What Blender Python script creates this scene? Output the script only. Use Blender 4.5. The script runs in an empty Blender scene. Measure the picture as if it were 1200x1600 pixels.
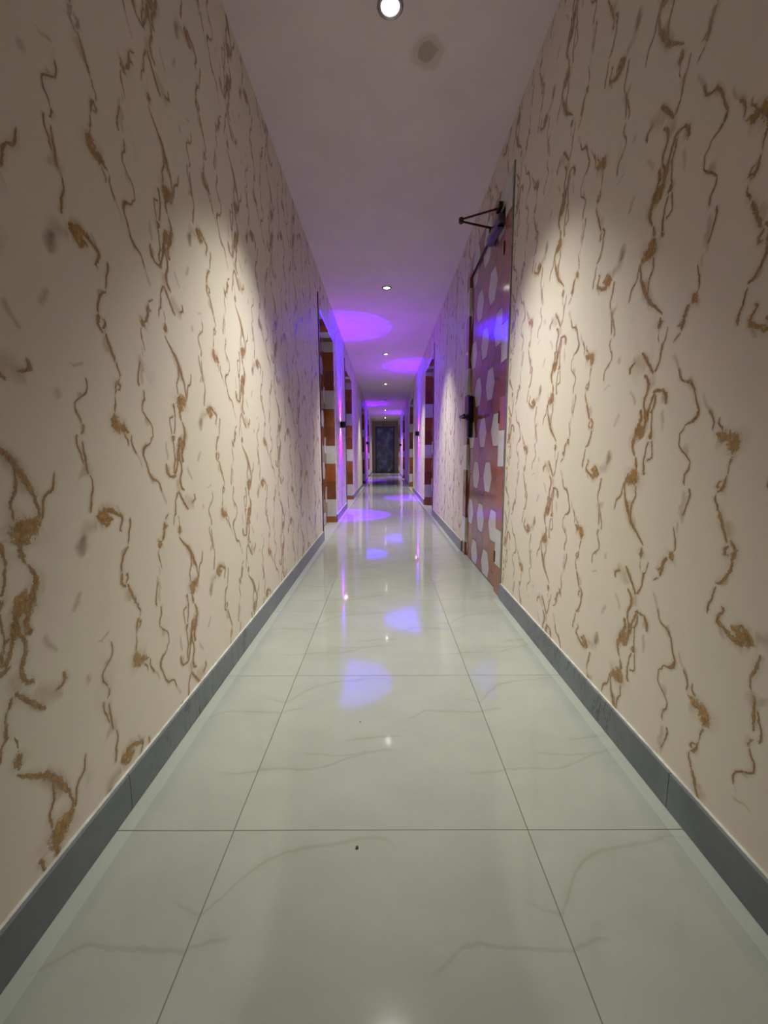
import bpy, math, random
from mathutils import Vector, Matrix

# ------------------------------------------------------------------ camera, world, exposure
C = bpy.context.scene
COL = C.collection
CAM_H, PITCH, YAW, ROLL = 0.7574, 0.13468, -0.00212, -0.00425
XL, XR, HC, YEND, YBACK = -0.5605, 0.6161, 2.329, 19.2, -1.6
F = Vector((math.sin(YAW)*math.cos(PITCH), math.cos(YAW)*math.cos(PITCH), -math.sin(PITCH)))
R = Vector((math.cos(YAW), -math.sin(YAW), 0)); U = R.cross(F)
R2 = R*math.cos(ROLL) + U*math.sin(ROLL); U2 = U*math.cos(ROLL) - R*math.sin(ROLL)
cd = bpy.data.cameras.new('camera'); cam = bpy.data.objects.new('camera', cd); COL.objects.link(cam)
m = Matrix.Identity(4)
for i in range(3):
    m[i][0] = R2[i]; m[i][1] = U2[i]; m[i][2] = -F[i]
m.translation = (0, 0, CAM_H)
cam.matrix_world = m
cd.sensor_fit = 'VERTICAL'; cd.sensor_height = 24.0; cd.lens = 24.0*645/1600; cd.clip_start = 0.01; cd.clip_end = 100
C.camera = cam
w = bpy.data.worlds.new('world'); C.world = w; w.use_nodes = True
w.node_tree.nodes['Background'].inputs[0].default_value = (0.02, 0.02, 0.02, 1)
C.view_settings.view_transform = 'Standard'; C.view_settings.look = 'None'
C.view_settings.gamma = 1.0; C.view_settings.use_curve_mapping = False
C.view_settings.exposure = 0.22
C.cycles.transparent_max_bounces = 32

DOWN_Y = [1.68, 4.14, 6.70, 9.38, 11.95, 14.60, 17.40]      # ceiling downlights
DOWN_LIT = [1, 1, 1, 1, 0, 1, 1]
DOWN_W = 205.0; DOWN_COL = (0.98, 1.0, 0.88); DOWN_ANGLE = 83; DOWN_BLEND = 1.0
SCONCES = [(-1, 5.35), (1, 7.55), (-1, 12.9), (1, 15.4)]
BEAM_W = 300.0; BEAM_COL = (0.02, 0.0, 1.0); BEAM_ANGLE = 58
SPILL_W = 52.0; SPILL_COL = (0.44, 0.01, 1.0)
OPEN_L = [(3.70, 4.75), (6.05, 7.30), (10.45, 11.6), (14.0, 15.3)]
OPEN_R = [(2.13, 3.23), (5.29, 6.42), (9.05, 10.3), (12.8, 14.1), (17.0, 18.2)]
HOP = [2.03]
WT = 0.22

# ------------------------------------------------------------------ helpers
class MB:
    def __init__(s): s.v = []; s.f = []; s.m = []; s.ink = {}
    def quad(s, a, b, c, d, mi=0):
        n = len(s.v); s.v += [tuple(a), tuple(b), tuple(c), tuple(d)]; s.f.append((n, n+1, n+2, n+3)); s.m.append(mi)
    def poly(s, pts, mi=0):
        n = len(s.v); s.v += [tuple(p) for p in pts]; s.f.append(tuple(range(n, n+len(pts)))); s.m.append(mi)
    def box(s, x0, x1, y0, y1, z0, z1, mi=0, bevel=0.0):
        if x0 > x1: x0, x1 = x1, x0
        b = min(bevel, (x1-x0)/2.1, (y1-y0)/2.1, (z1-z0)/2.1)
        if b <= 0:
            n = len(s.v)
            s.v += [(x, y, z) for z in (z0, z1) for y in (y0, y1) for x in (x0, x1)]
            for q in ((0,2,3,1),(4,5,7,6),(0,1,5,4),(2,6,7,3),(0,4,6,2),(1,3,7,5)):
                s.f.append(tuple(n+k for k in q)); s.m.append(mi)
            return
        # chamfered box: 24 vertices
        n = len(s.v); idx = {}
        for sx in (0, 1):
            for sy in (0, 1):
                for sz in (0, 1):
                    X = (x0, x1)[sx]; Y = (y0, y1)[sy]; Z = (z0, z1)[sz]
                    dx = b*(1-2*sx); dy = b*(1-2*sy); dz = b*(1-2*sz)
                    for k, p in enumerate(((X, Y+dy, Z+dz), (X+dx, Y, Z+dz), (X+dx, Y+dy, Z))):
                        idx[(sx, sy, sz, k)] = len(s.v); s.v.append(p)
        def F_(l): s.f.append(tuple(idx[q] for q in l)); s.m.append(mi)
        for a in (0, 1):
            F_([(a,0,0,0),(a,1,0,0),(a,1,1,0),(a,0,1,0)]); F_([(0,a,0,1),(1,a,0,1),(1,a,1,1),(0,a,1,1)]); F_([(0,0,a,2),(1,0,a,2),(1,1,a,2),(0,1,a,2)])
        for p in (0, 1):
            for q in (0, 1):
                F_([(p,q,0,0),(p,q,1,0),(p,q,1,1),(p,q,0,1)]); F_([(p,0,q,0),(p,1,q,0),(p,1,q,2),(p,0,q,2)]); F_([(0,p,q,1),(1,p,q,1),(1,p,q,2),(0,p,q,2)])
                for r_ in (0, 1): F_([(p,q,r_,0),(p,q,r_,1),(p,q,r_,2)])
    def lathe(s, o, prof, n=32, ax='z', mi=0, caps=True):
        base = len(s.v)
        for r_, h in prof:
            for k in range(n):
                a = 2*math.pi*k/n; c, t = r_*math.cos(a), r_*math.sin(a)
                p = {'z': (c, t, h), 'x': (h, c, t), 'y': (c, h, t)}[ax]
                s.v.append((o[0]+p[0], o[1]+p[1], o[2]+p[2]))
        for i in range(len(prof)-1):
            for k in range(n):
                a = base+i*n+k; b = base+i*n+(k+1) % n
                s.f.append((a, b, b+n, a+n)); s.m.append(mi)
        if caps:
            s.f.append(tuple(base+k for k in range(n))); s.m.append(mi)
            s.f.append(tuple(base+(len(prof)-1)*n+k for k in range(n))); s.m.append(mi)
    def tube(s, pts, r, n=12, mi=0, flat=1.0):
        pts = [Vector(p) for p in pts]; base = len(s.v)
        for i, p in enumerate(pts):
            d = (pts[min(i+1, len(pts)-1)]-pts[max(i-1, 0)]).normalized()
            a = d.cross(Vector((0, 0, 1)))
            if a.length < 1e-3: a = d.cross(Vector((0, 1, 0)))
            a.normalize(); b = a.cross(d)
            rr = r[i] if isinstance(r, (list, tuple)) else r
            for k in range(n):
                t = 2*math.pi*k/n; s.v.append(tuple(p + a*rr*math.cos(t) + b*rr*flat*math.sin(t)))
        for i in range(len(pts)-1):
            for k in range(n):
                q = base+i*n+k; u = base+i*n+(k+1) % n; s.f.append((q, u, u+n, q+n)); s.m.append(mi)
        s.f.append(tuple(base+k for k in range(n))); s.m.append(mi)
        s.f.append(tuple(base+(len(pts)-1)*n+k for k in range(n))); s.m.append(mi)
    def build(s, name, mats, parent=None, label=None, cat=None, group=None, kind=None, origin=None, smooth=False, fixn=True):
        if not isinstance(mats, (list, tuple)): mats = [mats]
        o0 = Vector(origin) if origin else Vector((0, 0, 0))
        me = bpy.data.meshes.new(name)
        me.from_pydata([tuple(Vector(v)-o0) for v in s.v] if origin else s.v, [], s.f)
        for mm in mats: me.materials.append(mm)
        me.polygons.foreach_set('material_index', s.m)
        if s.ink:
            at = me.attributes.new('ink', 'FLOAT_COLOR', 'POINT'); buf = [0.0, 0.0, 0.0, 1.0]*len(s.v)
            for k, (a, b, c) in s.ink.items(): buf[4*k:4*k+3] = [a, b, c]
            at.data.foreach_set('color', buf)
        if smooth: me.polygons.foreach_set('use_smooth', [True]*len(s.f))
        me.update()
        if fixn:
            import bmesh
            bm = bmesh.new(); bm.from_mesh(me); bmesh.ops.recalc_face_normals(bm, faces=bm.faces); bm.to_mesh(me); bm.free()
        if smooth:
            try: me.set_sharp_from_angle(angle=math.radians(35))
            except Exception: pass
        o = bpy.data.objects.new(name, me); COL.objects.link(o)
        if parent is not None:
            o.parent = parent
            # vertices are given in world space: keep them there
            o.matrix_parent_inverse = Matrix.Identity(4)
            o.location = o0 - world_loc(parent)
        else: o.location = o0
        tag(o, label, cat, group, kind)
        return o
def world_loc(o):
    v = Vector(o.location)
    while o.parent is not None: o = o.parent; v = v + Vector(o.location)
    return v
def tag(o, label=None, cat=None, group=None, kind=None):
    if label: o['label'] = label
    if cat: o['category'] = cat
    if group: o['group'] = group
    if kind: o['kind'] = kind
def empty(name, loc, label=None, cat=None, group=None, kind=None):
    o = bpy.data.objects.new(name, None); COL.objects.link(o); o.location = loc; o.empty_display_size = 0.05
    tag(o, label, cat, group, kind); return o

# ------------------------------------------------------------------ materials
def srgb(r, g, b):
    f = lambda c: (c/255/12.92) if c <= 10 else ((c/255+0.055)/1.055)**2.4
    return (f(r), f(g), f(b), 1)
class NT:
    def __init__(s, name):
        s.mat = bpy.data.materials.new(name); s.mat.use_nodes = True; s.t = s.mat.node_tree; s.n = s.t.nodes
        s.b = s.n['Principled BSDF']; s.co = s.n.new('ShaderNodeTexCoord')
    def L(s, a, b): s.t.links.new(a, b)
    def node(s, t, **k):
        x = s.n.new(t)
        for a, v in k.items(): setattr(x, a, v)
        return x
    def inp(s, sock, v):
        if isinstance(v, (int, float, tuple)): sock.default_value = v
        else: s.L(v, sock)
    def math(s, op, a, b=0.0, c=None, clamp=False):
        x = s.node('ShaderNodeMath', operation=op, use_clamp=clamp); s.inp(x.inputs[0], a); s.inp(x.inputs[1], b)
        if c is not None: s.inp(x.inputs[2], c)
        return x.outputs[0]
    def mix(s, f, a, b, mode='MIX'):
        x = s.node('ShaderNodeMix', data_type='RGBA', blend_type=mode); s.inp(x.inputs[0], f); s.inp(x.inputs[6], a); s.inp(x.inputs[7], b)
        return x.outputs[2]
    def ramp(s, f, stops):
        x = s.node('ShaderNodeValToRGB'); e = x.color_ramp.elements
        while len(e) < len(stops): e.new(0.5)
        for q, (p, c) in zip(e, stops): q.position = p; q.color = c if len(c) == 4 else (*c, 1)
        s.L(f, x.inputs[0]); return x.outputs[0]
    def step(s, v, a, b):
        x = s.node('ShaderNodeMapRange', interpolation_type='SMOOTHSTEP'); s.inp(x.inputs[0], v); x.inputs[1].default_value = a; x.inputs[2].default_value = b
        return x.outputs[0]
    def map(s, scale=(1, 1, 1), loc=(0, 0, 0), src='Object', vec=None):
        x = s.node('ShaderNodeMapping'); x.inputs['Scale'].default_value = scale; x.inputs['Location'].default_value = loc
        s.L(vec if vec is not None else s.co.outputs[src], x.inputs[0]); return x.outputs[0]
    def noise(s, vec, scale, detail=3, rough=0.5, dist=0.0):
        x = s.node('ShaderNodeTexNoise'); s.L(vec, x.inputs['Vector']); x.inputs['Scale'].default_value = scale
        x.inputs['Detail'].default_value = detail; x.inputs['Roughness'].default_value = rough; x.inputs['Distortion'].default_value = dist
        return x.outputs[0]
    def fin(s, col=None, rough=None, spec=None, bump=None, metallic=None, bstr=0.2, bdist=0.002):
        if col is not None: s.inp(s.b.inputs['Base Color'], col)
        if rough is not None: s.inp(s.b.inputs['Roughness'], rough)
        if spec is not None: s.inp(s.b.inputs['Specular IOR Level'], spec)
        if metallic is not None: s.inp(s.b.inputs['Metallic'], metallic)
        if bump is not None:
            x = s.node('ShaderNodeBump'); x.inputs['Strength'].default_value = bstr; x.inputs['Distance'].default_value = bdist
            s.L(bump, x.inputs['Height']); s.L(x.outputs[0], s.b.inputs['Normal'])
        return s.mat

def mat_wall():
    s = NT('wallpaper')
    big = s.noise(s.map((1, 1, 0.6)), 2.2, 3, 0.5)
    fine = s.noise(s.map((1, 1, 0.35)), 26, 4, 0.6)
    base = s.ramp(big, [(0.3, srgb(228, 213, 202)), (0.52, srgb(223, 213, 199)), (0.7, srgb(229, 214, 205))])
    sm = s.noise(s.map((1, 1, 0.45), (3.1, 1.7, 0.4)), 7.5, 4, 0.65, 0.4)
    base = s.mix(s.math('MULTIPLY', s.step(sm, 0.60, 0.80), 0.34), base, srgb(166, 152, 138))
    base = s.mix(s.math('MULTIPLY', fine, 0.12), base, srgb(186, 168, 154))
    return s.fin(base, 0.48, 0.35, fine, bstr=0.10, bdist=0.0012)
def mat_ink():
    s = NT('wallpaper_ink'); v = s.map()
    at = s.node('ShaderNodeAttribute', attribute_name='ink'); sep = s.node('ShaderNodeSeparateColor'); s.L(at.outputs['Color'], sep.inputs[0])
    mask, tone, soft = sep.outputs[0], sep.outputs[1], sep.outputs[2]
    n1 = s.noise(v, 130, 4, 0.7); n2 = s.noise(v, 420, 2, 0.6); n3 = s.noise(s.map((1, 1, 0.4)), 60, 3, 0.6)
    nn = s.math('ADD', s.math('MULTIPLY', s.math('SUBTRACT', n1, 0.5), 1.5), s.math('MULTIPLY', s.math('SUBTRACT', n2, 0.5), 0.8))
    sharp = s.step(s.math('ADD', mask, nn), 0.46, 0.72)
    dens = s.math('MULTIPLY_ADD', s.math('SUBTRACT', n3, 0.35), 2.2, 0.48, clamp=True)
    sharp = s.math('MULTIPLY', sharp, s.math('MULTIPLY', dens, 0.95))
    softm = s.math('MULTIPLY', s.math('POWER', s.math('ADD', mask, s.math('MULTIPLY', s.math('SUBTRACT', n3, 0.5), 0.9), clamp=True), 1.2), soft)
    issoft = s.math('GREATER_THAN', soft, 0.01)
    fac = s.math('MULTIPLY', s.mix(issoft, sharp, softm), s.step(mask, 0.0, 0.15))
    dark = s.ramp(n1, [(0.3, srgb(124, 88, 54)), (0.7, srgb(176, 138, 94))])
    gold = s.ramp(n1, [(0.3, srgb(146, 102, 44)), (0.52, srgb(182, 138, 72)), (0.7, srgb(210, 174, 118))])
    vc = s.mix(tone, dark, gold)
    vc = s.mix(s.math('MULTIPLY', issoft, 0.8), vc, s.mix(tone, srgb(168, 150, 130), srgb(202, 170, 118)))
    s.L(fac, s.b.inputs['Alpha'])
    return s.fin(vc, 0.30, 0.5, fac, bstr=0.2, bdist=0.0008)
def mat_floor():
    s = NT('floor_tile'); sx = s.node('ShaderNodeSeparateXYZ'); s.L(s.co.outputs['Object'], sx.inputs[0])
    X, Y = sx.outputs[0], sx.outputs[1]
    wob = s.math('MULTIPLY', s.math('SUBTRACT', s.noise(s.map(), 3.0, 1), 0.5), 0.003)
    dx = s.math('PINGPONG', s.math('ADD', s.math('ADD', X, 60.3107), wob), 0.3)
    dy = s.math('PINGPONG', s.math('ADD', s.math('ADD', Y, 60.0-0.7487), wob), 0.3)
    joint = s.math('LESS_THAN', s.math('MINIMUM', dx, dy), 0.0011)
    # every tile carries the same faint print
    tx = s.math('MODULO', s.math('ADD', X, 60.3107), 0.6); ty = s.math('MODULO', s.math('ADD', Y, 59.2513), 0.6)
    cmb = s.node('ShaderNodeCombineXYZ'); s.L(tx, cmb.inputs[0]); s.L(ty, cmb.inputs[1])
    rowi = s.math('FLOOR', s.math('DIVIDE', s.math('ADD', Y, 59.2513), 0.6))
    s.L(s.math('MULTIPLY', s.math('MODULO', rowi, 3.0), 3.7), cmb.inputs[2])
    tv = cmb.outputs[0]
    tu = s.math('DIVIDE', tx, 0.6); tw = s.math('DIVIDE', ty, 0.6)
    jag = s.math('MULTIPLY', s.math('SUBTRACT', s.noise(s.map(), 22.0, 4, 0.7), 0.5), 0.030)
    wide = s.noise(s.map((1, 1, 1), (5, 2, 0)), 7.0, 3, 0.6)
    def curve(pts):
        c = s.node('ShaderNodeFloatCurve'); cu = c.mapping.curves[0]
        while len(cu.points) < len(pts): cu.points.new(0.5, 0.5)
        for q, p in zip(cu.points, pts): q.location = p
        c.mapping.update(); s.L(tu, c.inputs['Value']); return c.outputs[0]
    def vein(pts, gates):
        y = curve([(px_/0.6, py_/0.6) for px_, py_ in pts]); g = curve([(px_/0.6, v_) for px_, v_ in gates])
        d = s.math('ABSOLUTE', s.math('ADD', s.math('SUBTRACT', tw, y), jag))
        fine_ = s.math('MULTIPLY', s.math('SUBTRACT', 1.0, s.step(d, 0.002, 0.009)), g)
        soft_ = s.math('MULTIPLY', s.math('MULTIPLY', s.math('SUBTRACT', 1.0, s.step(d, 0.0, 0.040)), g), s.step(wide, 0.42, 0.62))
        return fine_, soft_
    VV = [vein([(0, .44), (.017, .46), (.054, .508), (.098, .543), (.209, .569), (.311, .579), (.33, .56), (.5, .48), (.557, .458), (.6, .442)], [(0, .8), (.02, .9), (.2, .9), (.33, .3), (.36, 0), (.52, 0), (.56, .6), (.6, .8)]),
          vein([(0, .395), (.049, .408), (.08, .41), (.3, .35), (.387, .366), (.434, .398), (.489, .396), (.6, .391)], [(0, .8), (.04, .9), (.075, 0), (.34, 0), (.40, .7), (.5, 1), (.6, .8)]),
          vein([(0, .26), (.2, .268), (.27, .281), (.356, .287), (.6, .29)], [(0, 0), (.18, 0), (.22, .8), (.33, .9), (.37, 0), (.6, 0)]),
          vein([(0, .22), (.089, .220), (.186, .213), (.243, .220), (.33, .234), (.6, .25)], [(0, 0), (.07, 0), (.12, .7), (.3, .8), (.35, 0), (.6, 0)]),
          vein([(0, .163), (.072, .169), (.119, .165), (.171, .181), (.225, .207), (.31, .233), (.4, .22), (.5, .158), (.6, .161)], [(0, .9), (.1, .9), (.3, .9), (.36, 0), (.47, 0), (.53, .7), (.6, .9)])]
    v1 = VV[0][0]; v2 = VV[0][1]
    for f_, g_ in VV[1:]: v1 = s.math('MAXIMUM', v1, f_); v2 = s.math('MAXIMUM', v2, g_)
    cloud = s.noise(s.map((1, 1.6, 1), vec=tv), 4.5, 4, 0.6)
    col = s.ramp(cloud, [(0.3, srgb(152, 155, 147)), (0.7, srgb(161, 163, 155))])
    col = s.mix(s.math('MULTIPLY', v2, 0.22), col, srgb(140, 136, 112))
    col = s.mix(s.math('MULTIPLY', v1, 0.24), col, srgb(118, 110, 88))
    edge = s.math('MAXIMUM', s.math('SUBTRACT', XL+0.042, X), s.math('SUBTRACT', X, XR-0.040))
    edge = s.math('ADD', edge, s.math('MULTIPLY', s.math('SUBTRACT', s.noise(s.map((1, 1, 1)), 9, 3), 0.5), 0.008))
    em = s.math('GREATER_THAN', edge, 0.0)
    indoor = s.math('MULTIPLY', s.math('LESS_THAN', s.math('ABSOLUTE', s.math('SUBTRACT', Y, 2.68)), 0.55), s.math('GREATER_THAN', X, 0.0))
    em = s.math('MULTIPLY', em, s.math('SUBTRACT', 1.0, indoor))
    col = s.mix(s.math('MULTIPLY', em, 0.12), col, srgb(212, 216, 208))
    col = s.mix(joint, col, srgb(104, 100, 88))
    scuff = s.noise(s.map((6, 60, 1)), 1.0, 5, 0.7)
    r_ = s.math('MULTIPLY_ADD', cloud, 0.04, 0.04)
    r_ = s.math('ADD', r_, s.math('MULTIPLY', s.math('MAXIMUM', joint, em), 0.25))
    return s.fin(col, r_, 0.5, s.math('MULTIPLY', joint, -1.0), bstr=0.3, bdist=0.001)
def mat_ceiling():
    s = NT('ceiling_paint'); v = s.map(); sx = s.node('ShaderNodeSeparateXYZ'); s.L(s.co.outputs['Object'], sx.inputs[0])
    n = s.noise(v, 4, 3); col = s.ramp(n, [(0.3, srgb(216, 204, 207)), (0.7, srgb(223, 211, 214))])
    dx = s.math('DIVIDE', s.math('SUBTRACT', sx.outputs[0], 0.175), 0.068); dy = s.math('DIVIDE', s.math('SUBTRACT', sx.outputs[1], 1.85), 0.080)
    d = s.math('SQRT', s.math('ADD', s.math('MULTIPLY', dx, dx), s.math('MULTIPLY', dy, dy)))
    d = s.math('ADD', d, s.math('MULTIPLY', s.math('SUBTRACT', s.noise(v, 14, 4, 0.7), 0.5), 0.9))
    outer = s.math('SUBTRACT', 1.0, s.step(d, 0.75, 1.15)); inner = s.math('SUBTRACT', 1.0, s.step(d, 0.48, 0.60))
    col = s.mix(s.math('MULTIPLY', outer, 0.55), col, srgb(186, 176, 164))
    col = s.mix(s.math('MULTIPLY', inner, 0.75), col, srgb(166, 156, 138))
    return s.fin(col, 0.75, 0.2, s.noise(v, 90, 3), bstr=0.06)
def mat_slate():
    s = NT('slate_skirting'); v = s.map((1, 1, 2.5))
    n = s.noise(s.map((1, 1.2, 1)), 5, 4, 0.6, 0.5)
    ln = s.math('SUBTRACT', 1.0, s.step(s.math('ABSOLUTE', s.math('SUBTRACT', s.noise(s.map((2, 3, 1.3), (1, 2, 3)), 4.2, 4, 0.6, 1.2), 0.5)), 0.0, 0.02))
    col = s.ramp(n, [(0.3, srgb(92, 98, 106)), (0.7, srgb(116, 122, 128))])
    g = s.step(s.noise(v, 2.2, 1), 0.5, 0.6)
    col = s.mix(s.math('MULTIPLY', ln, s.math('MULTIPLY', g, 0.8)), col, srgb(52, 55, 58))
    return s.fin(col, 0.28, 0.5)
def mat_wood(name, a, b, rough=0.10, gloss=0.5):
    s = NT(name); n = s.noise(s.map((6, 5, 1.1)), 6, 5, 0.6, 1.6)
    n2 = s.noise(s.map((3, 3, 1)), 2.6, 2)
    col = s.mix(n2, s.ramp(n, [(0.32, srgb(*a)), (0.68, srgb(*b))]), srgb(*[int(c*0.82) for c in b]))
    return s.fin(col, rough, gloss)
def simple(name, c, rough=0.5, metallic=0.0, spec=0.5, var=0.08):
    s = NT(name); n = s.noise(s.map(), 30, 3)
    d = tuple(max(0, int(q*(1-var*2))) for q in c)
    return s.fin(s.ramp(n, [(0.3, srgb(*d)), (0.7, srgb(*c))]), rough, spec, metallic=metallic)
def emit(name, c, k):
    s = NT(name); s.b.inputs['Base Color'].default_value = (*c, 1); s.b.inputs['Emission Color'].default_value = (*c, 1); s.b.inputs['Emission Strength'].default_value = k
    return s.mat
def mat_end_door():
    s = NT('metal_sheet_painted_reflection'); v = s.map()
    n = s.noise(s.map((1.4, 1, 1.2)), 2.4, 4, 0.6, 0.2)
    col = s.ramp(n, [(0.35, srgb(74, 82, 90)), (0.5, srgb(92, 104, 114)), (0.66, srgb(140, 158, 170))])  # paler clouds: marbled reflection on the slate metal, painted into the base colour
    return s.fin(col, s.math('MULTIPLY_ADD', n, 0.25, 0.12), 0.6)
M = dict(wall=mat_wall(), ink=mat_ink(), floor=mat_floor(), ceil=mat_ceiling(), slate=mat_slate(),
    caulk=simple('white_caulk', (205, 203, 196), 0.5), white=simple('hex_white', (206, 204, 206), 0.09, var=0.03),
    woodA=mat_wood('hex_wood_light', (138, 82, 58), (164, 102, 74)), woodB=mat_wood('hex_wood_mid', (116, 64, 46), (142, 86, 62)),
    woodC=mat_wood('hex_wood_orange', (134, 72, 34), (176, 106, 60), 0.14), gap=simple('laminate_joint', (62, 34, 26), 0.5),
    black=simple('black_satin', (16, 14, 17), 0.35), bronze=simple('dark_bronze', (64, 44, 40), 0.32, 0.6),
    steel=simple('brushed_steel', (170, 166, 168), 0.25, 0.9), silver=simple('silver_paint', (92, 84, 104), 0.3, 0.6),
    edge=simple('pale_metal_edge', (150, 148, 128), 0.3, 0.7), darkedge=simple('dark_metal_edge', (48, 34, 40), 0.3, 0.5),
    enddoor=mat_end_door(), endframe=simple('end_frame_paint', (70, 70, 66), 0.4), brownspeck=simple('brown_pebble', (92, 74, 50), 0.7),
    led=emit('downlight_led', (1.0, 0.97, 0.92), 70.0), ledring=emit('downlight_reflector', (1.0, 0.93, 0.95), 2.2), ledoff=simple('downlight_dark_lens', (150, 140, 150), 0.2),
    sled=emit('sconce_led', (1.0, 0.45, 1.0), 60.0), beige=simple('beige_plaster', (168, 156, 130), 0.6))
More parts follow.
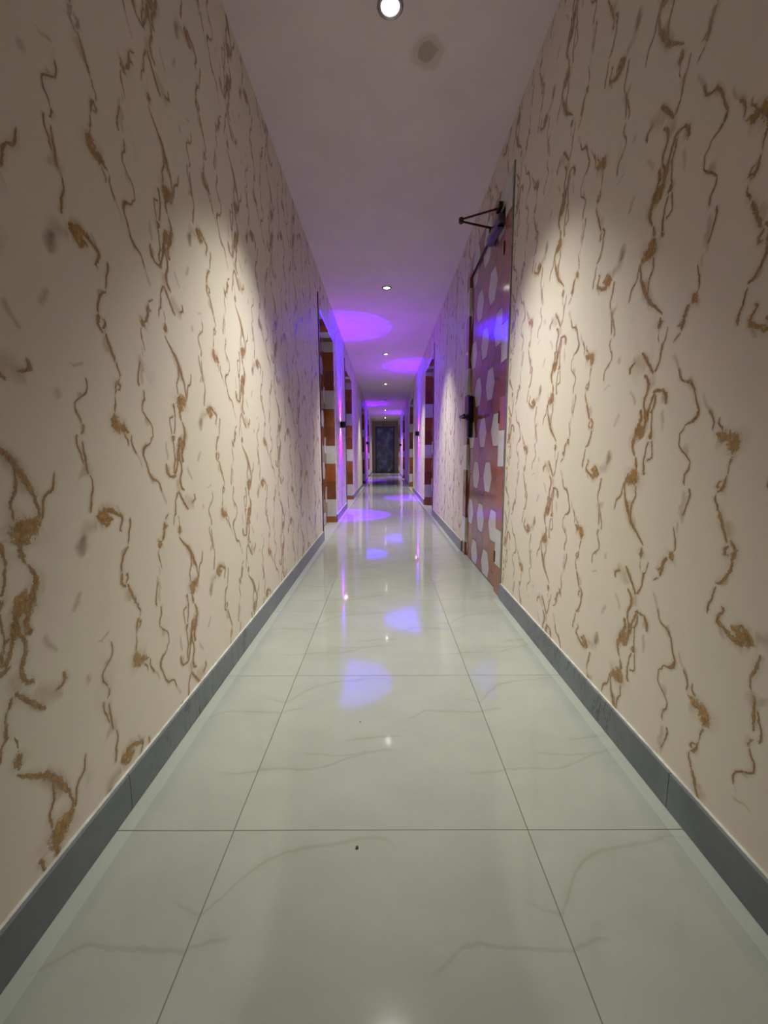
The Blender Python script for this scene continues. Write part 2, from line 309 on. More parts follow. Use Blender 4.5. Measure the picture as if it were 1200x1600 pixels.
STROKES = """
[
('v',0.05,[(0.8701,1.13,0.81),(0.865,1.1104,2.8),(0.86,1.0959,4.35),(0.8611,1.0801,1.98),(0.864,1.0749,1.2)]),
('v',0.75,[(0.8642,1.0762,7.99),(0.8688,1.0703,19.38),(0.8714,1.0624,21.12),(0.8802,1.059,10.77)]),
('v',0.6,[(0.863,1.0594,8.77),(0.8643,1.0497,2.4)]),
('v',0.3,[(0.8803,1.0604,9.12),(0.8899,1.0467,11.01),(0.8944,1.0309,11.13),(0.8991,1.019,8.65),(0.8997,1.0079,3.9)]),
('v',0.2,[(0.8997,1.0326,5.2),(0.9055,1.0249,6.14),(0.9161,1.0254,2.24)]),
('v',0.1,[(0.8998,1.009,3.9),(0.908,1.004,3.97),(0.9175,0.9983,3.6),(0.9235,0.993,1.37)]),
('s',0.2,[(0.9179,0.9694,7.21),(0.9017,0.9464,6.09),(0.8913,0.9278,5.1),(0.888,0.9122,3.37)]),
('v',0.25,[(0.8973,0.9372,2.58),(0.8886,0.9164,4.22),(0.8776,0.9076,4.94),(0.8618,0.9035,6.36),(0.8524,0.894,5.44),(0.8443,0.8822,5.34),(0.8404,0.866,4.53),(0.8314,0.8518,5.18),(0.8308,0.8334,5.17),(0.8455,0.8215,3.44)]),
('s',0.5,[(0.8664,0.9097,12.05),(0.8491,0.8908,7.71)]),
('v',0.2,[(0.8323,0.8453,5.19),(0.8342,0.8324,5.21),(0.8422,0.8238,6.07),(0.8512,0.8219,4.65),(0.8628,0.8173,2.79),(0.8662,0.8079,3.21),(0.8764,0.8008,2.46),(0.8761,0.7862,2.46),(0.8732,0.7735,2.86),(0.8585,0.7607,3.94),(0.8456,0.7497,3.06),(0.8395,0.7437,2.64),(0.8408,0.7306,4.16),(0.8508,0.7164,5.03),(0.8527,0.7038,4.67),(0.8491,0.6942,6.17)]),
('s',0.3,[(0.8625,0.776,7.96),(0.8538,0.7689,11.7),(0.8466,0.7579,3.07)]),
('v',0.2,[(0.8342,0.6911,4.84),(0.8318,0.6789,5.18),(0.8345,0.6648,4.47),(0.8401,0.6488,3.78),(0.8464,0.631,3.07)]),
('s',0.3,[(0.8488,0.6858,3.08),(0.8486,0.669,9.24),(0.8499,0.649,4.64)]),
('s',0.3,[(0.8604,0.6534,3.96),(0.8504,0.6375,13.15),(0.8455,0.6154,3.82)]),
('s',0.1,[(0.8592,0.619,3.95),(0.8586,0.6017,3.15),(0.8559,0.5934,1.96)]),
('v',0.3,[(1.0298,1.0002,4.54),(1.0089,0.9784,8.71),(0.994,0.96,7.4),(0.9793,0.9404,7.18)]),
('s',0.5,[(1.0211,0.9935,7.81),(1.0033,0.9741,5.38),(0.9914,0.9473,4.21)]),
('v',0.25,[(1.0501,0.9818,2.95),(1.0662,0.9765,6.08),(1.0757,0.9703,9.9),(1.0692,0.9558,4.89)]),
('s',0.9,[(1.0674,0.9946,7.31),(1.0375,0.9768,28.79),(1.0135,0.9547,10.99)]),
('v',0.2,[(0.9433,1.0334,2.38),(0.9448,1.0183,2.87),(0.9505,1.0043,3.38),(0.9565,0.9986,7.83),(0.958,0.986,5.89),(0.9622,0.9651,3.47),(0.9692,0.9548,6.03),(0.9748,0.9425,6.1)]),
('s',0.6,[(0.9797,0.9435,11.3),(0.98,0.927,15.41),(0.9755,0.9111,15.27)]),
('v',0.35,[(1.0163,0.9443,5.53),(0.9996,0.9335,8.55),(0.9939,0.9202,10.57),(0.997,0.9053,8.51),(1.0051,0.8894,8.65),(1.0055,0.8721,7.57),(0.9997,0.8558,6.42),(0.9979,0.8335,6.39)]),
('v',0.3,[(0.9784,0.8964,5.12),(0.9694,0.9011,8.04),(0.9506,0.9007,6.77),(0.9413,0.8992,4.74)]),
('v',0.35,[(0.9441,0.9032,4.77),(0.9312,0.8896,10.2),(0.9274,0.8775,9.2),(0.9311,0.8649,4.64)]),
('s',0.8,[(0.9422,0.8883,16.15),(0.9334,0.8725,11.19)]),
('v',0.35,[(0.9692,0.8996,8.04),(0.9768,0.884,8.17),(0.9844,0.8666,7.26),(0.9896,0.8485,9.43),(0.9917,0.833,9.47)]),
('v',0.3,[(0.9652,0.8945,4.98),(0.9662,0.8766,6.99),(0.9716,0.8621,5.05),(0.9828,0.854,3.1)]),
('v',0.2,[(1.019,0.8673,8.89),(1.0138,0.8476,6.6),(1.01,0.8345,5.46)]),
('v',0.4,[(1.0161,0.8653,6.63),(1.0125,0.8458,7.68),(1.0196,0.8303,12.24),(1.0289,0.8179,14.73),(1.0324,0.8017,12.54),(1.0397,0.7887,13.88),(1.0389,0.7737,10.39),(1.0251,0.7536,3.37)]),
('v',0.6,[(1.0208,0.8272,27.87),(1.0137,0.8138,38.48),(1.0043,0.802,30.21),(0.9994,0.797,8.55)]),
('v',0.35,[(0.9914,0.8626,12.62),(0.9916,0.8439,10.52),(0.9973,0.8287,10.64),(0.9994,0.8129,13.89)]),
('v',0.3,[(0.9738,0.8607,4.06),(0.9721,0.836,3.54),(0.9709,0.8113,5.04),(0.9714,0.7927,15.14)]),
('v',0.55,[(0.9769,0.8085,14.3),(0.9716,0.7943,14.14)]),
('v',0.15,[(0.9772,0.7914,5.11),(0.9851,0.7743,4.15),(0.9872,0.7584,4.69),(0.9903,0.7424,6.29),(0.9892,0.7263,6.28),(0.9849,0.7088,10.38)]),
('v',0.2,[(0.9665,0.7925,4.5),(0.9627,0.7708,2.97),(0.9611,0.7506,4.45),(0.9763,0.7457,4.59),(0.9781,0.7394,2.56)]),
('s',0,[(0.939,0.8569,5.66),(0.935,0.8329,7.48),(0.9349,0.8107,3.74)]),
('v',0.4,[(1.0251,0.7536,3.37),(1.0193,0.7387,10),(1.0139,0.7223,11)]),
('v',0.65,[(1.0159,0.7256,14.36),(1.0217,0.7104,36.86),(1.0349,0.6979,34.37),(1.0637,0.6922,4.84)]),
('v',0.6,[(1.0185,0.7022,24.41),(1.0244,0.6834,7.86)]),
('v',0.2,[(1.0637,0.6918,4.24),(1.0688,0.675,4.28),(1.0741,0.6533,4.94),(1.0935,0.6405,5.76),(1.0981,0.6254,3.87),(1.1008,0.6104,1.94)]),
('v',0.35,[(1.0585,0.6897,5.99),(1.0599,0.6721,5.41),(1.0554,0.6515,7.15),(1.0451,0.6317,12.85),(1.0317,0.6056,11.39),(1.0145,0.5841,11.01),(0.9946,0.5689,7.41),(0.9775,0.5538,4.6),(0.9644,0.5417,2.49)]),
('s',0.6,[(1.0448,0.6387,15.18),(1.0297,0.6128,19.28),(1.0081,0.5784,13.05)]),
('v',0.2,[(1.0134,0.6841,4.39),(1.0131,0.6691,4.39),(1.0123,0.6541,4.93),(1.0225,0.6377,6.71),(1.0249,0.6203,4.5),(1.0255,0.603,2.81)]),
('s',0.4,[(1.0157,0.7023,16.56),(1.0085,0.6895,9.79)]),
('v',0.35,[(0.9693,0.5389,5.03),(0.9706,0.5286,16.13),(0.9729,0.518,14.18),(0.9735,0.5061,3.04)]),
('v',0.1,[(0.9737,0.5077,2.03),(0.9726,0.4945,3.04),(0.9691,0.4803,1.51)]),
('s',0.1,[(1.0663,0.3928,4.87),(1.0509,0.3738,7.09),(1.0391,0.3558,8.09)]),
('s',0.2,[(0.8204,0.8748,3.6),(0.8131,0.8522,4.6),(0.8011,0.842,5.15),(0.7923,0.8298,4.37),(0.7897,0.8171,4)]),
('v',0.2,[(0.8044,0.8423,4.15),(0.7937,0.8311,4.04),(0.7885,0.8157,3.66),(0.7896,0.7995,2.67)]),
('v',0.25,[(0.7761,0.827,1.93),(0.7766,0.8148,3.87),(0.7683,0.8056,4.42),(0.7654,0.7993,3.76)]),
('v',0.7,[(0.7869,0.7961,2.65),(0.7757,0.7955,8.37),(0.7658,0.7908,21.96),(0.7557,0.7831,18.33)]),
('v',0.8,[(0.7508,0.802,13.87),(0.7464,0.7911,26.82),(0.7405,0.7789,28.16),(0.7375,0.767,19.2),(0.7419,0.7563,7.65)]),
('s',0.8,[(0.731,0.7926,5.72),(0.7307,0.7692,11.42)]),
('v',0.35,[(0.7406,0.7575,8.22),(0.7421,0.7467,5.3),(0.7457,0.7382,3.57),(0.745,0.7285,2.08),(0.7446,0.7212,1.78)]),
('v',0.45,[(0.7448,0.7224,2.37),(0.749,0.7137,4.2),(0.7495,0.7013,6.61),(0.7546,0.6935,7.31),(0.7647,0.6871,3.75)]),
('v',0.6,[(0.7508,0.7111,2.41),(0.7612,0.708,3.72),(0.7664,0.7001,6.28),(0.7566,0.6971,7.96)]),
('v',0.3,[(0.7663,0.6874,3.14),(0.7682,0.6771,3.79),(0.7618,0.6651,4.97),(0.7556,0.6532,6.72)]),
('v',0.55,[(0.7557,0.6544,6.11),(0.7488,0.6415,9),(0.7447,0.6295,8.31),(0.7395,0.6179,7.02),(0.7327,0.6067,6.32),(0.7272,0.5991,5.09)]),
('s',0.9,[(0.7368,0.6383,6.97),(0.728,0.6274,17.01),(0.7272,0.6103,11.32)]),
('v',0.5,[(0.7266,0.6054,4.52),(0.7154,0.598,6.02),(0.7107,0.5904,8.11),(0.7149,0.5784,10.93),(0.7173,0.5679,9.91)]),
('v',0.5,[(0.7242,0.5985,5.05),(0.733,0.5865,6.9),(0.7337,0.5801,8.64),(0.7229,0.5777,6.71)]),
('v',0.4,[(0.7176,0.5703,9.36),(0.7155,0.5609,7.12),(0.719,0.5474,6.08),(0.7242,0.5371,6.73),(0.7315,0.5284,6.3),(0.7475,0.5183,3.59)]),
('s',0.5,[(0.7236,0.5372,6.16),(0.7238,0.527,5.6),(0.7367,0.5204,2.9)]),
('v',0.25,[(0.7448,0.5152,3.86),(0.7492,0.4992,3.9),(0.7502,0.4896,4.82),(0.7563,0.478,4.9),(0.7584,0.4637,6.15),(0.758,0.4557,4.3)]),
('v',0.4,[(0.7303,0.4836,6.85),(0.7217,0.4765,7.24),(0.7335,0.4601,5.18),(0.7337,0.4495,6.34),(0.7235,0.4432,5.04)]),
('v',0.55,[(0.7367,0.4601,4.06),(0.7276,0.4506,5.1),(0.7175,0.4445,7.16),(0.7046,0.4373,10.62),(0.6895,0.4327,11.7),(0.6729,0.4331,10.66)]),
('v',0.75,[(0.7052,0.4536,6.92),(0.6922,0.4529,11.79),(0.6811,0.4639,6.45),(0.6746,0.4557,13.63),(0.664,0.4459,14.15),(0.6539,0.4386,11.89)]),
('v',0.7,[(0.6919,0.4505,15.36),(0.674,0.4412,19.44),(0.6577,0.438,12.96)]),
('v',0.4,[(0.6539,0.4386,5.49),(0.6469,0.4432,3.13)]),
('s',0.4,[(0.7266,0.4432,5.65),(0.7202,0.4302,5.55),(0.7149,0.4248,2.19)]),
('v',0.35,[(0.6418,0.4327,4.41),(0.6427,0.4204,4.86),(0.6447,0.4073,6.67),(0.6511,0.3917,4.54),(0.6545,0.3776,3.21),(0.6526,0.3689,3.19),(0.6476,0.3608,2.69)]),
('s',0.5,[(0.6438,0.4293,5.77),(0.6335,0.4252,6.44)]),
('s',0.6,[(0.6492,0.3635,13.53),(0.6439,0.3521,19.96),(0.6394,0.3378,13.12)]),
('s',0.6,[(0.6302,0.363,19.12),(0.6214,0.3519,12.39)]),
('v',0.4,[(0.6448,0.3589,2.67),(0.6408,0.3442,3.95),(0.6401,0.3275,6.14),(0.6385,0.3113,4.36),(0.6383,0.2941,3.05)]),
('v',0.35,[(0.6359,0.3401,2.6),(0.6315,0.3259,3.41),(0.6275,0.3141,3.79),(0.6228,0.3029,3.32),(0.6232,0.2905,3.74),(0.6252,0.2835,4.18)]),
('v',0.35,[(0.6338,0.285,2.58),(0.6409,0.2802,4.4),(0.6448,0.2693,5.34),(0.6397,0.2643,3.94)]),
('v',0.25,[(0.6398,0.2655,3.5),(0.6361,0.2532,3.46),(0.6299,0.2456,4.67),(0.6276,0.2375,3.79),(0.6282,0.2289,2.96),(0.6446,0.2162,2.67),(0.6584,0.2055,3.25),(0.6628,0.1952,2.82),(0.6643,0.1846,4.25),(0.6612,0.1765,2.81)]),
('s',0.2,[(0.659,0.1771,2.32),(0.6548,0.1675,1.84)]),
('s',0.3,[(0.6476,0.208,6.73),(0.6364,0.215,7.37)]),
('s',0.3,[(0.66,0.1521,5.13),(0.6478,0.1566,3.14),(0.6348,0.1622,3.02),(0.6237,0.1584,2.08)]),
('s',0,[(1.6851,1.5443,15.19),(1.6941,1.51,21.49),(1.728,1.5053,12.78)]),
('s',0.1,[(1.1513,1.2941,12.76),(1.1425,1.2737,16.76),(1.153,1.2587,5.69)]),
('s',0.1,[(1.1462,0.7701,9.84),(1.1404,0.7516,15.3),(1.159,0.7328,5.75)]),
('s',0.1,[(1.1087,0.8649,9.21),(1.1222,0.845,9.43),(1.1303,0.8314,5.47)]),
('s',0.1,[(1.1312,0.4873,12.32),(1.1253,0.4692,9.48)])
]
"""
STROKES = eval(STROKES)
# every stronger vein has a paler halo of the same ink beneath it
STROKES = [('h', max(t_, 0.4), p_) for k_, t_, p_ in STROKES if k_ == 'v' and max(q[2] for q in p_) > 3.2] + STROKES

# ------------------------------------------------------------------ walls
PY, PZ = 0.5365, 0.5235
def resample(p, step, rnd, jit):
    out = []
    n = len(p)
    for i in range(n-1):
        p0, p1, p2, p3 = p[max(i-1, 0)], p[i], p[i+1], p[min(i+2, n-1)]
        L = math.hypot(p2[0]-p1[0], p2[1]-p1[1]); k = max(1, int(L/step))
        for j in range(k):
            t = j/k
            q = [0.5*((2*p1[a]) + (-p0[a]+p2[a])*t + (2*p0[a]-5*p1[a]+4*p2[a]-p3[a])*t*t + (-p0[a]+3*p1[a]-3*p2[a]+p3[a])*t**3) for a in (0, 1)]
            q.append(p1[2]+(p2[2]-p1[2])*t); out.append(q)
    out.append(list(p[-1]))
    for q in out[1:-1]:
        q[0] += rnd.uniform(-1, 1)*jit; q[1] += rnd.uniform(-1, 1)*jit*0.6
    return out
def wallpaper_prints(mb, side, opens):
    rnd = random.Random(5)
    lods = []
    for step in (0.006, 0.013, 0.028):
        l = []
        for kind, tone, p in STROKES:
            if side < 0: p = [(a+0.138, 2.131-b, c) for a, b, c in p]
            l.append((kind, tone, resample(p, step, rnd, min(step*0.22, 0.0014))))
        lods.append(l)
    sgn = 1 if side < 0 else -1
    xw = XL if side < 0 else XR
    for ci in range(-4, 36):
        for rj in range(-3, 5):
            y0 = PY*ci; z0 = PZ*rj + (PZ/2 if ci % 2 else 0.0)
            if y0 > YEND: continue
            lod = lods[0] if y0 < 2.0 else (lods[1] if y0 < 5.0 else lods[2])
            for si, (kind, tone, pts) in enumerate(lod):
                off = {'h': 0.00003, 's': 0.00012, 'v': 0.00020}[kind] + 0.0000006*si
                soft = {'h': 0.20, 's': 0.27, 'v': 0.0}[kind]
                x = xw + sgn*off; prev = None
                for i, (a, b, wd) in enumerate(pts):
                    Y = a+y0; Z = b+z0
                    q0 = pts[max(i-1, 0)]; q1 = pts[min(i+1, len(pts)-1)]
                    d = math.hypot(q1[0]-q0[0], q1[1]-q0[1]) or 1e-6
                    ny, nz = -(q1[1]-q0[1])/d, (q1[0]-q0[0])/d
                    hw = (wd*0.001*0.5)*{'v': 2.1, 's': 2.2, 'h': 3.0}[kind] + {'v': 0.0006, 's': 0.001, 'h': 0.004}[kind]
                    ok = 0.07 < Z < HC-0.002 and YBACK+0.3 < Y < YEND-0.01
                    if ok:
                        for o0, o1 in opens:
                            if o0-0.012-hw < Y < o1+0.012+hw and Z < HOP[0]+0.02: ok = False
                    if not ok: prev = None; continue
                    n = len(mb.v)
                    for t_, mk in ((-1, 0.0), (0, 1.0), (1, 0.0)):
                        vv = (x, Y+ny*hw*t_, min(Z+nz*hw*t_, HC-0.001))
                        if prev is not None and t_:
                            pv = mb.v[prev+1+t_]; pc = mb.v[prev+1]
                            if (vv[1]-pv[1])*(Y-pc[1]) + (vv[2]-pv[2])*(Z-pc[2]) <= 0: vv = (x, pv[1]+(Y-pc[1])*0.02, pv[2]+(Z-pc[2])*0.02)
                        mb.v.append(vv)
                        e = 1.0 if 0 < i < len(pts)-1 else 0.5
                        mb.ink[n+t_+1] = (mk*e, tone, soft)
                    if prev is not None:
                        for k in (0, 1):
                            q = (prev+k, prev+k+1, n+k+1, n+k); A = [mb.v[h_] for h_ in q]
                            ar_ = sum(A[h_][1]*A[(h_+1) % 4][2]-A[(h_+1) % 4][1]*A[h_][2] for h_ in range(4))
                            mb.f.append(q if (ar_ > 0) == (side < 0) else q[::-1]); mb.m.append(1)
                    prev = n
def wall(name, side, opens):
    mb = MB(); x0, x1 = (XL-WT, XL) if side < 0 else (XR, XR+WT)
    ys = [YBACK] + [q for o in opens for q in o] + [YEND]
    for i in range(0, len(ys), 2): mb.box(x0, x1, ys[i], ys[i+1], 0, HC)
    for a, b in opens: mb.box(x0, x1, a, b, HOP[0], HC)
    # recess backs so that nothing is open behind the leaves
    for a, b in opens: mb.box(x0 if side < 0 else x1-0.02, x0+0.02 if side < 0 else x1, a, b, 0, HOP[0])
    wallpaper_prints(mb, side, opens)
    mb.ink.setdefault(0, (0, 0, 0))
    return mb.build(name, [M['wall'], M['ink']], kind='structure', fixn=False)
wall('wall_left', -1, OPEN_L); wall('wall_right', 1, OPEN_R)
mb = MB(); mb.box(XL-WT, XR+WT, YBACK-0.1, YBACK, 0, HC); mb.build('wall_back', M['beige'], kind='structure')
mb = MB(); mb.box(XL-WT, XR+WT, YBACK-0.1, YEND+0.3, -0.12, 0); mb.build('floor', M['floor'], kind='structure')
mb = MB(); mb.box(XL-WT, XR+WT, YBACK-0.1, YEND+0.3, HC, HC+0.12); mb.build('ceiling', M['ceil'], kind='structure')
EX0, EX1, EZ = -0.42, 0.46, 2.09
mb = MB(); mb.box(XL-WT, EX0, YEND, YEND+0.2, 0, HC); mb.box(EX1, XR+WT, YEND, YEND+0.2, 0, HC); mb.box(EX0, EX1, YEND, YEND+0.2, EZ, HC)
mb.build('wall_end', M['beige'], kind='structure')
BH = 0.083
for nm, side, opens in (('baseboard_left', -1, OPEN_L), ('baseboard_right', 1, OPEN_R)):
    mb = MB(); ys = [YBACK] + [q for o in opens for q in o] + [YEND]
    xa, xb = (XL, XL+0.011) if side < 0 else (XR-0.011, XR)
    for i in range(0, len(ys), 2):
        y = ys[i]
        while y < ys[i+1]-0.001:
            y2 = min(ys[i+1], y+0.6); mb.box(xa, xb, y, y2-0.0005 if y2 < ys[i+1] else y2, 0, BH, 0, 0.0008); y = y2
        mb.box(xa if side < 0 else xb-0.006, xa+0.006 if side < 0 else xb, ys[i], ys[i+1], BH, BH+0.002, 1)
    mb.build(nm, [M['slate'], M['caulk']], kind='structure')

# ------------------------------------------------------------------ doors
HEX = 0.183
def clip(poly, x0, x1, y0, y1):
    for ax, lim, sg in ((0, x0, 1), (0, x1, -1), (1, y0, 1), (1, y1, -1)):
        out = []
        for i in range(len(poly)):
            a, b = poly[i], poly[(i+1) % len(poly)]; da, db = sg*(a[ax]-lim), sg*(b[ax]-lim)
            if da >= 0: out.append(a)
            if (da >= 0) != (db >= 0):
                t = da/(da-db); out.append((a[0]+(b[0]-a[0])*t, a[1]+(b[1]-a[1])*t))
        poly = out
        if len(poly) < 3: return []
    return poly
def hexes(u0, u1, v0, v1, fn, mb, rnd, phase=(0, 0), gap=0.0020):
    """flat-topped hexagon laminate on the rectangle; fn maps (u,v) to a point in the room"""
    rr = HEX/math.sqrt(3)
    for i in range(-3, int((u1-u0)/(1.5*rr))+5):
        for j in range(-3, int((v1-v0)/HEX)+5):
            cu = u0+phase[0]+i*1.5*rr; cv = v0+phase[1]+j*HEX+(HEX/2 if i % 2 else 0)
            col = (j*2 + (1 if i % 2 else 0)) % 3 if True else 0
            # three-colouring of the lattice: axial coordinates
            q = i; r_ = j - (i - (i % 2))//2
            col = (r_ - q) % 3
            pl = [(cu+(rr-gap)*math.cos(math.radians(60*k)), cv+(rr-gap)*math.sin(math.radians(60*k))) for k in range(6)]
            pl = clip(pl, u0, u1, v0, v1)
            mi = 0 if col == 0 else rnd.choice((1, 1, 2, 2, 3) if col == 1 else (1, 2, 2, 2, 3))
            if pl: mb.poly([fn(u, v) for u, v in pl], mi)
def blocks(v0, v1, mk, mb, seq, gap=0.002):
    v = v0
    k = 0
    while v < v1-0.001:
        h, mi = seq[k % len(seq)]; e = min(v+h, v1); mk(mb, v, e-gap, mi); v = e; k += 1
HM = [M['white'], M['woodA'], M['woodB'], M['woodC'], M['gap']]
LAB = {(-1, 0): 'first door on the left wall', (-1, 1): 'second door on the left wall', (-1, 2): 'third door on the left wall', (-1, 3): 'last door on the left wall',
       (1, 0): 'large near door on the right wall, with door closer and long black lock', (1, 1): 'second door on the right wall', (1, 2): 'third door on the right wall', (1, 3): 'fourth door on the right wall', (1, 4): 'last door on the right wall'}
def lever(root, x, sgn, y, z, dirn):
    """sgn: direction out of the leaf into the corridor; dirn: towards the hinges along y"""
    b = MB(); b.box(x, x+sgn*0.034, y-0.034, y+0.034, z-0.145, z+0.145, 0, 0.006)
    p = b.build('lock_case', M['black'], root, smooth=False)
    g = MB(); xx = x+sgn*0.034; g.lathe((xx, y, z), [(0.024, 0), (0.024, sgn*0.008), (0.012, sgn*0.010), (0.011, sgn*0.045)], 20, 'x')
    g.tube([(xx+sgn*0.040, y, z), (xx+sgn*0.050, y+dirn*0.01, z), (xx+sgn*0.052, y+dirn*0.06, z), (xx+sgn*0.048, y+dirn*0.13, z+0.004)], [0.011, 0.012, 0.010, 0.008], 12)
    g.build('lever_handle', M['black'], p, smooth=True)
    c = MB(); c.lathe((xx, y, z-0.09), [(0.012, 0), (0.012, sgn*0.003), (0.008, sgn*0.004)], 16, 'x'); c.build('keyhole_cover', M['steel'], p, smooth=True)
def recessed_door(idx, side, i, a, b):
    sgn = 1 if side < 0 else -1
    xw = XL if side < 0 else XR; dep = 0.10; xl = xw - sgn*dep
    rnd = random.Random(idx*7+3)
    root = empty('door_%d' % idx, (xl, (a+b)/2, 0), 'hexagon patterned brown and white door in a recess, ' + LAB[(side, i)], 'door', None, 'structure')
    lf = MB(); lf.box(xl-sgn*0.04, xl, a+0.045, b-0.045, 0.008, HOP[0]-0.04, 4)
    xf = xl + sgn*0.0006
    hexes(a+0.047, b-0.047, 0.010, HOP[0]-0.042, lambda u, v: (xf, u, v), lf, rnd, (rnd.uniform(0, .2), rnd.uniform(0, .1)))
    lf.build('door_leaf', HM, root)
    seq = [(0.20, 0), (0.205, 2), (0.20, 3)]
    # lining round the recess
    lin = MB()
    def jamb(mb, v, e, mi, y0, y1): mb.box(xl-sgn*0.05, xw+sgn*0.001, y0, y1, v, e, mi)
    blocks(0.0, HOP[0]-0.001, lambda m_, v, e, mi: jamb(m_, v, e, mi, b-0.045+0.001, b), lin, [(0.07 if side < 0 else 0.12, 3)] + seq*5)
    lin.build('far_jamb', HM, root)
    lin = MB(); blocks(0.0, HOP[0]-0.001, lambda m_, v, e, mi: jamb(m_, v, e, mi, a, a+0.044), lin, seq)
    lin.build('near_jamb', HM, root)
    lin = MB(); blocks(a+0.045, b-0.045, lambda m_, v, e, mi: m_.box(xl-sgn*0.05, xw+sgn*0.001, v, e, HOP[0]-0.038, HOP[0], mi), lin, seq)
    lin.build('head_lining', HM, root)
    st = MB(); st.box(xw, xw+sgn*0.007, a-0.022, a+0.004, 0.0, HOP[0]+0.10, 0, 0.001); st.build('edge_trim', M['darkedge'], root)
    st = MB(); st.box(xw-sgn*0.002, xw+sgn*0.005, a+0.004, a+0.010, 0.0, HOP[0], 0, 0.001); st.build('edge_trim', M['steel'], root, label='bright steel edge strip')
    lever(root, xl+sgn*0.001, sgn, a+0.12, 1.02, 1)
    return root
n = 0
for i, (a, b) in enumerate(OPEN_L):
    n += 1; r0 = recessed_door(n, -1, i, a, b)
    if i == 0:
        q = MB(); q.lathe((XL-0.06, a+0.20, 0), [(0.016, 0), (0.016, 0.004), (0.011, 0.006), (0.011, 0.030), (0.008, 0.034)], 16)
        q.build('door_stop', M['black'], r0, smooth=True)
for i, (a, b) in enumerate(OPEN_R):
    if i == 0: continue
    n += 1; recessed_door(n, 1, i, a, b)
# the big near door on the right: frame flush with the wall
a, b = OPEN_R[0]; n += 1
rnd = random.Random(11)
root = empty('door_%d' % n, (XR, (a+b)/2, 0), 'glossy brown and white hexagon patterned door nearest on the right wall, with closer and black lock', 'door', None, 'structure')
LN, LF_, LT = 2.255, 3.12, 2.005
xlf = XR + 0.012
lf = MB(); lf.box(xlf, xlf+0.04, LN+0.002, LF_-0.002, 0.006, LT-0.003, 4)
hexes(LN+0.003, LF_-0.003, 0.008, LT-0.005, lambda u, v: (xlf-0.0006, u, v), lf, rnd, (0.275, 0.070)); lf.build('door_leaf', HM, root)
XFR = XR - 0.004
seq = [(0.175, 3), (0.19, 0), (0.18, 3), (0.175, 1)]
fr = MB()
blocks(0.0, HOP[0]+0.09, lambda m_, v, e, mi: m_.box(XFR, xlf+0.04, a+0.011, LN, v, e, mi), fr, [(0.16, 3), (0.20, 0), (0.34, 3), (0.19, 0), (0.175, 3), (0.175, 2), (0.19, 0), (0.18, 3), (0.17, 3)])
fr.build('near_stile', HM, root)
fr = MB(); blocks(0.0, HOP[0]+0.09, lambda m_, v, e, mi: m_.box(XFR, xlf+0.04, LF_, b-0.001, v, e, mi), fr, [(0.10, 2), (0.19, 0), (0.36, 2), (0.19, 0), (0.36, 2), (0.19, 0), (0.36, 2), (0.19, 0)])
fr.build('far_stile', HM, root)
fr = MB(); fr.box(XFR+0.001, xlf+0.04, LN+0.001, LF_-0.001, LT, HOP[0]+0.09, 4)
hexes(LN+0.002, LF_-0.002, LT+0.001, HOP[0]+0.089, lambda u, v: (XFR+0.0004, u, v), fr, rnd, (0.03, 0.02)); fr.build('frame_head', HM, root)
st = MB(); st.box(XR-0.006, XR+0.010, a-0.010, a+0.010, 0, HOP[0]+0.09, 0, 0.001); st.build('edge_trim', M['edge'], root)
for hz in (0.20, 0.96, 1.80):
    hg = MB(); hg.lathe((XFR-0.001, LN, hz-0.032), [(0.0040, 0), (0.0040, 0.064)], 12); hg.box(XFR-0.001, XFR, LN-0.010, LN-0.003, hz-0.03, hz+0.03, 0)
    hg.build('hinge', M['bronze'], root)
lever(root, xlf-0.001, -1, 3.02, 1.03, -1)
cl = MB(); cl.box(xlf-0.044, xlf-0.001, 2.28, 2.54, 1.935, 1.985, 0, 0.008); cb = cl.build('closer_body', M['silver'], root)
cc = MB(); cc.lathe((xlf-0.028, 2.30, 1.915), [(0.016, 0), (0.018, 0.012)], 16); cc.lathe((xlf-0.028, 2.48, 1.985), [(0.017, 0), (0.017, 0.014), (0.010, 0.018)], 16); cc.build('pivot_cap', M['black'], cb, smooth=True)
ELB = Vector((0.410, 2.37, 1.985))
ar = MB(); ar.tube([(xlf-0.028, 2.48, 2.006), tuple(ELB)], [0.0095, 0.0075], 10, flat=0.5); ar.tube([tuple(ELB+Vector((0, 0, 0.010))), (XR-0.012, 2.335, 2.030)], [0.0075, 0.0085], 10, flat=0.5)
ar.build('closer_arm', M['bronze'], root, smooth=True)
kn = MB(); kn.lathe(tuple(ELB-Vector((0, 0, 0.010))), [(0.010, 0), (0.013, 0.004), (0.013, 0.024), (0.009, 0.029)], 16); kn.build('arm_elbow', M['bronze'], root, smooth=True)
bk = MB(); bk.box(XFR-0.022, XFR-0.0005, 2.30, 2.37, 2.018, 2.045, 0, 0.003); bk.build('arm_bracket', M['bronze'], root)

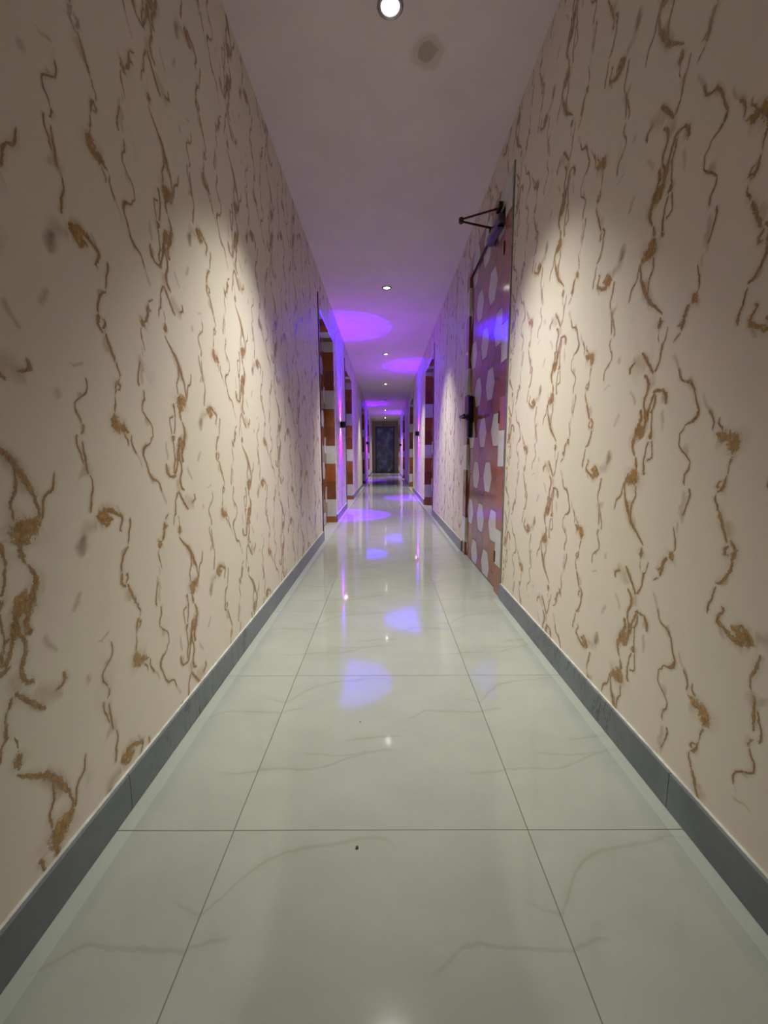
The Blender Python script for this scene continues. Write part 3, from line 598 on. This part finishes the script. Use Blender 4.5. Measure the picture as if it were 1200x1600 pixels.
# ------------------------------------------------------------------ end door
n += 1
root = empty('door_%d' % n, ((EX0+EX1)/2, YEND, 0), 'dark grey metal door closing the far end of the corridor', 'door', None, 'structure')
fr = MB()
for x0, x1, z0, z1 in ((EX0, EX0+0.06, 0, EZ), (EX1-0.06, EX1, 0, EZ), (EX0+0.06, EX1-0.06, EZ-0.055, EZ)): fr.box(x0, x1, YEND-0.012, YEND+0.10, z0, z1, 0, 0.003)
fr.build('door_frame', M['endframe'], root)
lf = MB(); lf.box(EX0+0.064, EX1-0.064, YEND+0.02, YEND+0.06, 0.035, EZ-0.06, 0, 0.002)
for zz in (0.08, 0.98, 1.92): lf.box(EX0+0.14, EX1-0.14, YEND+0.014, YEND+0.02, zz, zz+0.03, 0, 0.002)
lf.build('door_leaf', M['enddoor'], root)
th = MB(); th.box(EX0+0.061, EX1-0.061, YEND-0.03, YEND+0.10, 0.0, 0.030, 0, 0.003); th.build('threshold', M['black'], root)
hd = MB(); hd.lathe((EX0+0.13, YEND+0.02, 1.03), [(0.022, 0), (0.022, -0.008), (0.010, -0.010), (0.010, -0.04), (0.018, -0.045), (0.018, -0.06)], 16, 'y'); hd.build('door_knob', M['steel'], root, smooth=True)
hx = empty('dome_fixture', (-0.04, YEND, 2.185), 'tiny black fixture on the wall above the grey end door', 'fixture')
b_ = MB(); b_.lathe((-0.04, YEND, 2.185), [(0.035, 0), (0.035, -0.012)], 20, 'y'); b_.build('mounting_plate', M['black'], hx, smooth=True)
b_ = MB(); b_.lathe((-0.04, YEND, 2.185), [(0.030, -0.012), (0.028, -0.028), (0.018, -0.042), (0.005, -0.048)], 20, 'y'); b_.build('dome', M['black'], hx, smooth=True)

# ------------------------------------------------------------------ ceiling downlights
ORD = ['nearest the camera, at the top edge of the picture', 'second from the camera, before the first violet oval', 'third from the camera, between the two violet ovals', 'fourth from the camera', 'unlit, fifth from the camera', 'second from the end door', 'closest to the end door']
for k, (y, lit) in enumerate(zip(DOWN_Y, DOWN_LIT)):
    x = 0.026
    g = empty('downlight', (x, y, HC), 'small recessed round ceiling downlight, ' + ORD[k], 'ceiling light', 'downlights along the ceiling')
    r_ = MB(); r_.lathe((x, y, HC), [(0.046, 0.0), (0.046, -0.004), (0.042, -0.006), (0.034, -0.004), (0.034, 0.0)], 40, caps=False)
    r_.build('trim_ring', M['darkedge'] if k else M['steel'], g, smooth=True)
    d = MB(); d.lathe((x, y, HC-0.0012), [(0.033, 0.0), (0.030, -0.0015)], 32); d.build('reflector', M['ledring'] if lit else M['ledoff'], g)
    d = MB(); d.lathe((x, y, HC-0.0030), [(0.010, 0.0), (0.009, -0.0015)], 24); d.build('lens', M['led'] if lit else M['ledoff'], g)
    if lit:
        ld = bpy.data.lights.new('downlight_lamp', 'SPOT'); ld.energy = DOWN_W; ld.color = DOWN_COL; ld.shadow_soft_size = 0.025
        ld.spot_size = math.radians(DOWN_ANGLE); ld.spot_blend = DOWN_BLEND
        lo = bpy.data.objects.new('lamp', ld); COL.objects.link(lo); lo.parent = g; lo.location = (0, 0, -0.035)

# ------------------------------------------------------------------ wall sconces
SL = ['on the left wall beside the first door', 'on the right wall beyond the second door', 'small in the distance on the left wall', 'small in the distance on the right wall']
for k, (side, y) in enumerate(SCONCES):
    sgn = 1 if side < 0 else -1; xw = XL if side < 0 else XR; xc = xw + sgn*0.034; z = 1.155
    g = empty('wall_sconce', (xw, y, z), 'little black up-and-down wall sconce casting violet light, ' + SL[k], 'wall light', 'violet sconces on the walls')
    b_ = MB(); b_.lathe((xc, y, z), [(0.026, -0.036), (0.030, -0.038), (0.031, -0.034), (0.031, 0.034), (0.030, 0.038), (0.026, 0.036), (0.025, 0.026), (0.025, -0.026), (0.026, -0.036)], 32, caps=False)
    b_.build('housing', M['black'], g, smooth=True)
    b_ = MB(); b_.box(xw, xw+sgn*0.006, y-0.02, y+0.02, z-0.028, z+0.028, 0, 0.001); b_.build('wall_plate', M['black'], g)
    for s_ in (1, -1):
        d = MB(); d.lathe((xc, y, z+s_*0.028), [(0.024, 0), (0.022, s_*0.002)], 24); d.build('lens', M['sled'], g)
        for pw, colr, ang, bl in ((BEAM_W, BEAM_COL, BEAM_ANGLE, 0.06), (SPILL_W, SPILL_COL, 130, 1.0)):
            ld = bpy.data.lights.new('sconce_beam', 'SPOT'); ld.energy = pw*(1.0 if s_ > 0 and bl < 0.5 else (0.5 if s_ > 0 else 0.7)); ld.color = colr if s_ > 0 or bl > 0.5 else (0.16, 0.0, 1.0); ld.shadow_soft_size = 0.006
            ld.spot_size = math.radians(ang); ld.spot_blend = bl
            lo = bpy.data.objects.new('beam', ld); COL.objects.link(lo); lo.parent = g
            lo.location = (sgn*0.034, 0, s_*0.042); lo.rotation_euler = (math.pi if s_ > 0 else 0, 0, 0)

# ------------------------------------------------------------------ specks on the floor
def speck(x, y, r_, mt, lab):
    rnd = random.Random(int(x*1000)); b_ = MB(); rings = 5; nn = 10
    for i in range(rings+1):
        t = math.pi*i/rings
        for k in range(nn):
            a_ = 2*math.pi*k/nn; q = r_*(0.85+0.3*rnd.random())
            b_.v.append((x+q*math.sin(t)*math.cos(a_), y+q*math.sin(t)*math.sin(a_), r_*0.6+r_*0.6*math.cos(t)))
    for i in range(rings):
        for k in range(nn):
            p = i*nn+k; q = i*nn+(k+1) % nn; b_.f.append((p, q, q+nn, p+nn)); b_.m.append(0)
    b_.build('pebble', mt, None, lab, 'pebble', None, None, (x, y, 0), smooth=True)
speck(-0.057, 0.71, 0.0032, M['brownspeck'], 'small brown pebble on the nearest middle floor tile')
speck(-0.073, 1.095, 0.0018, M['black'], 'tiny black speck on the second middle floor tile')
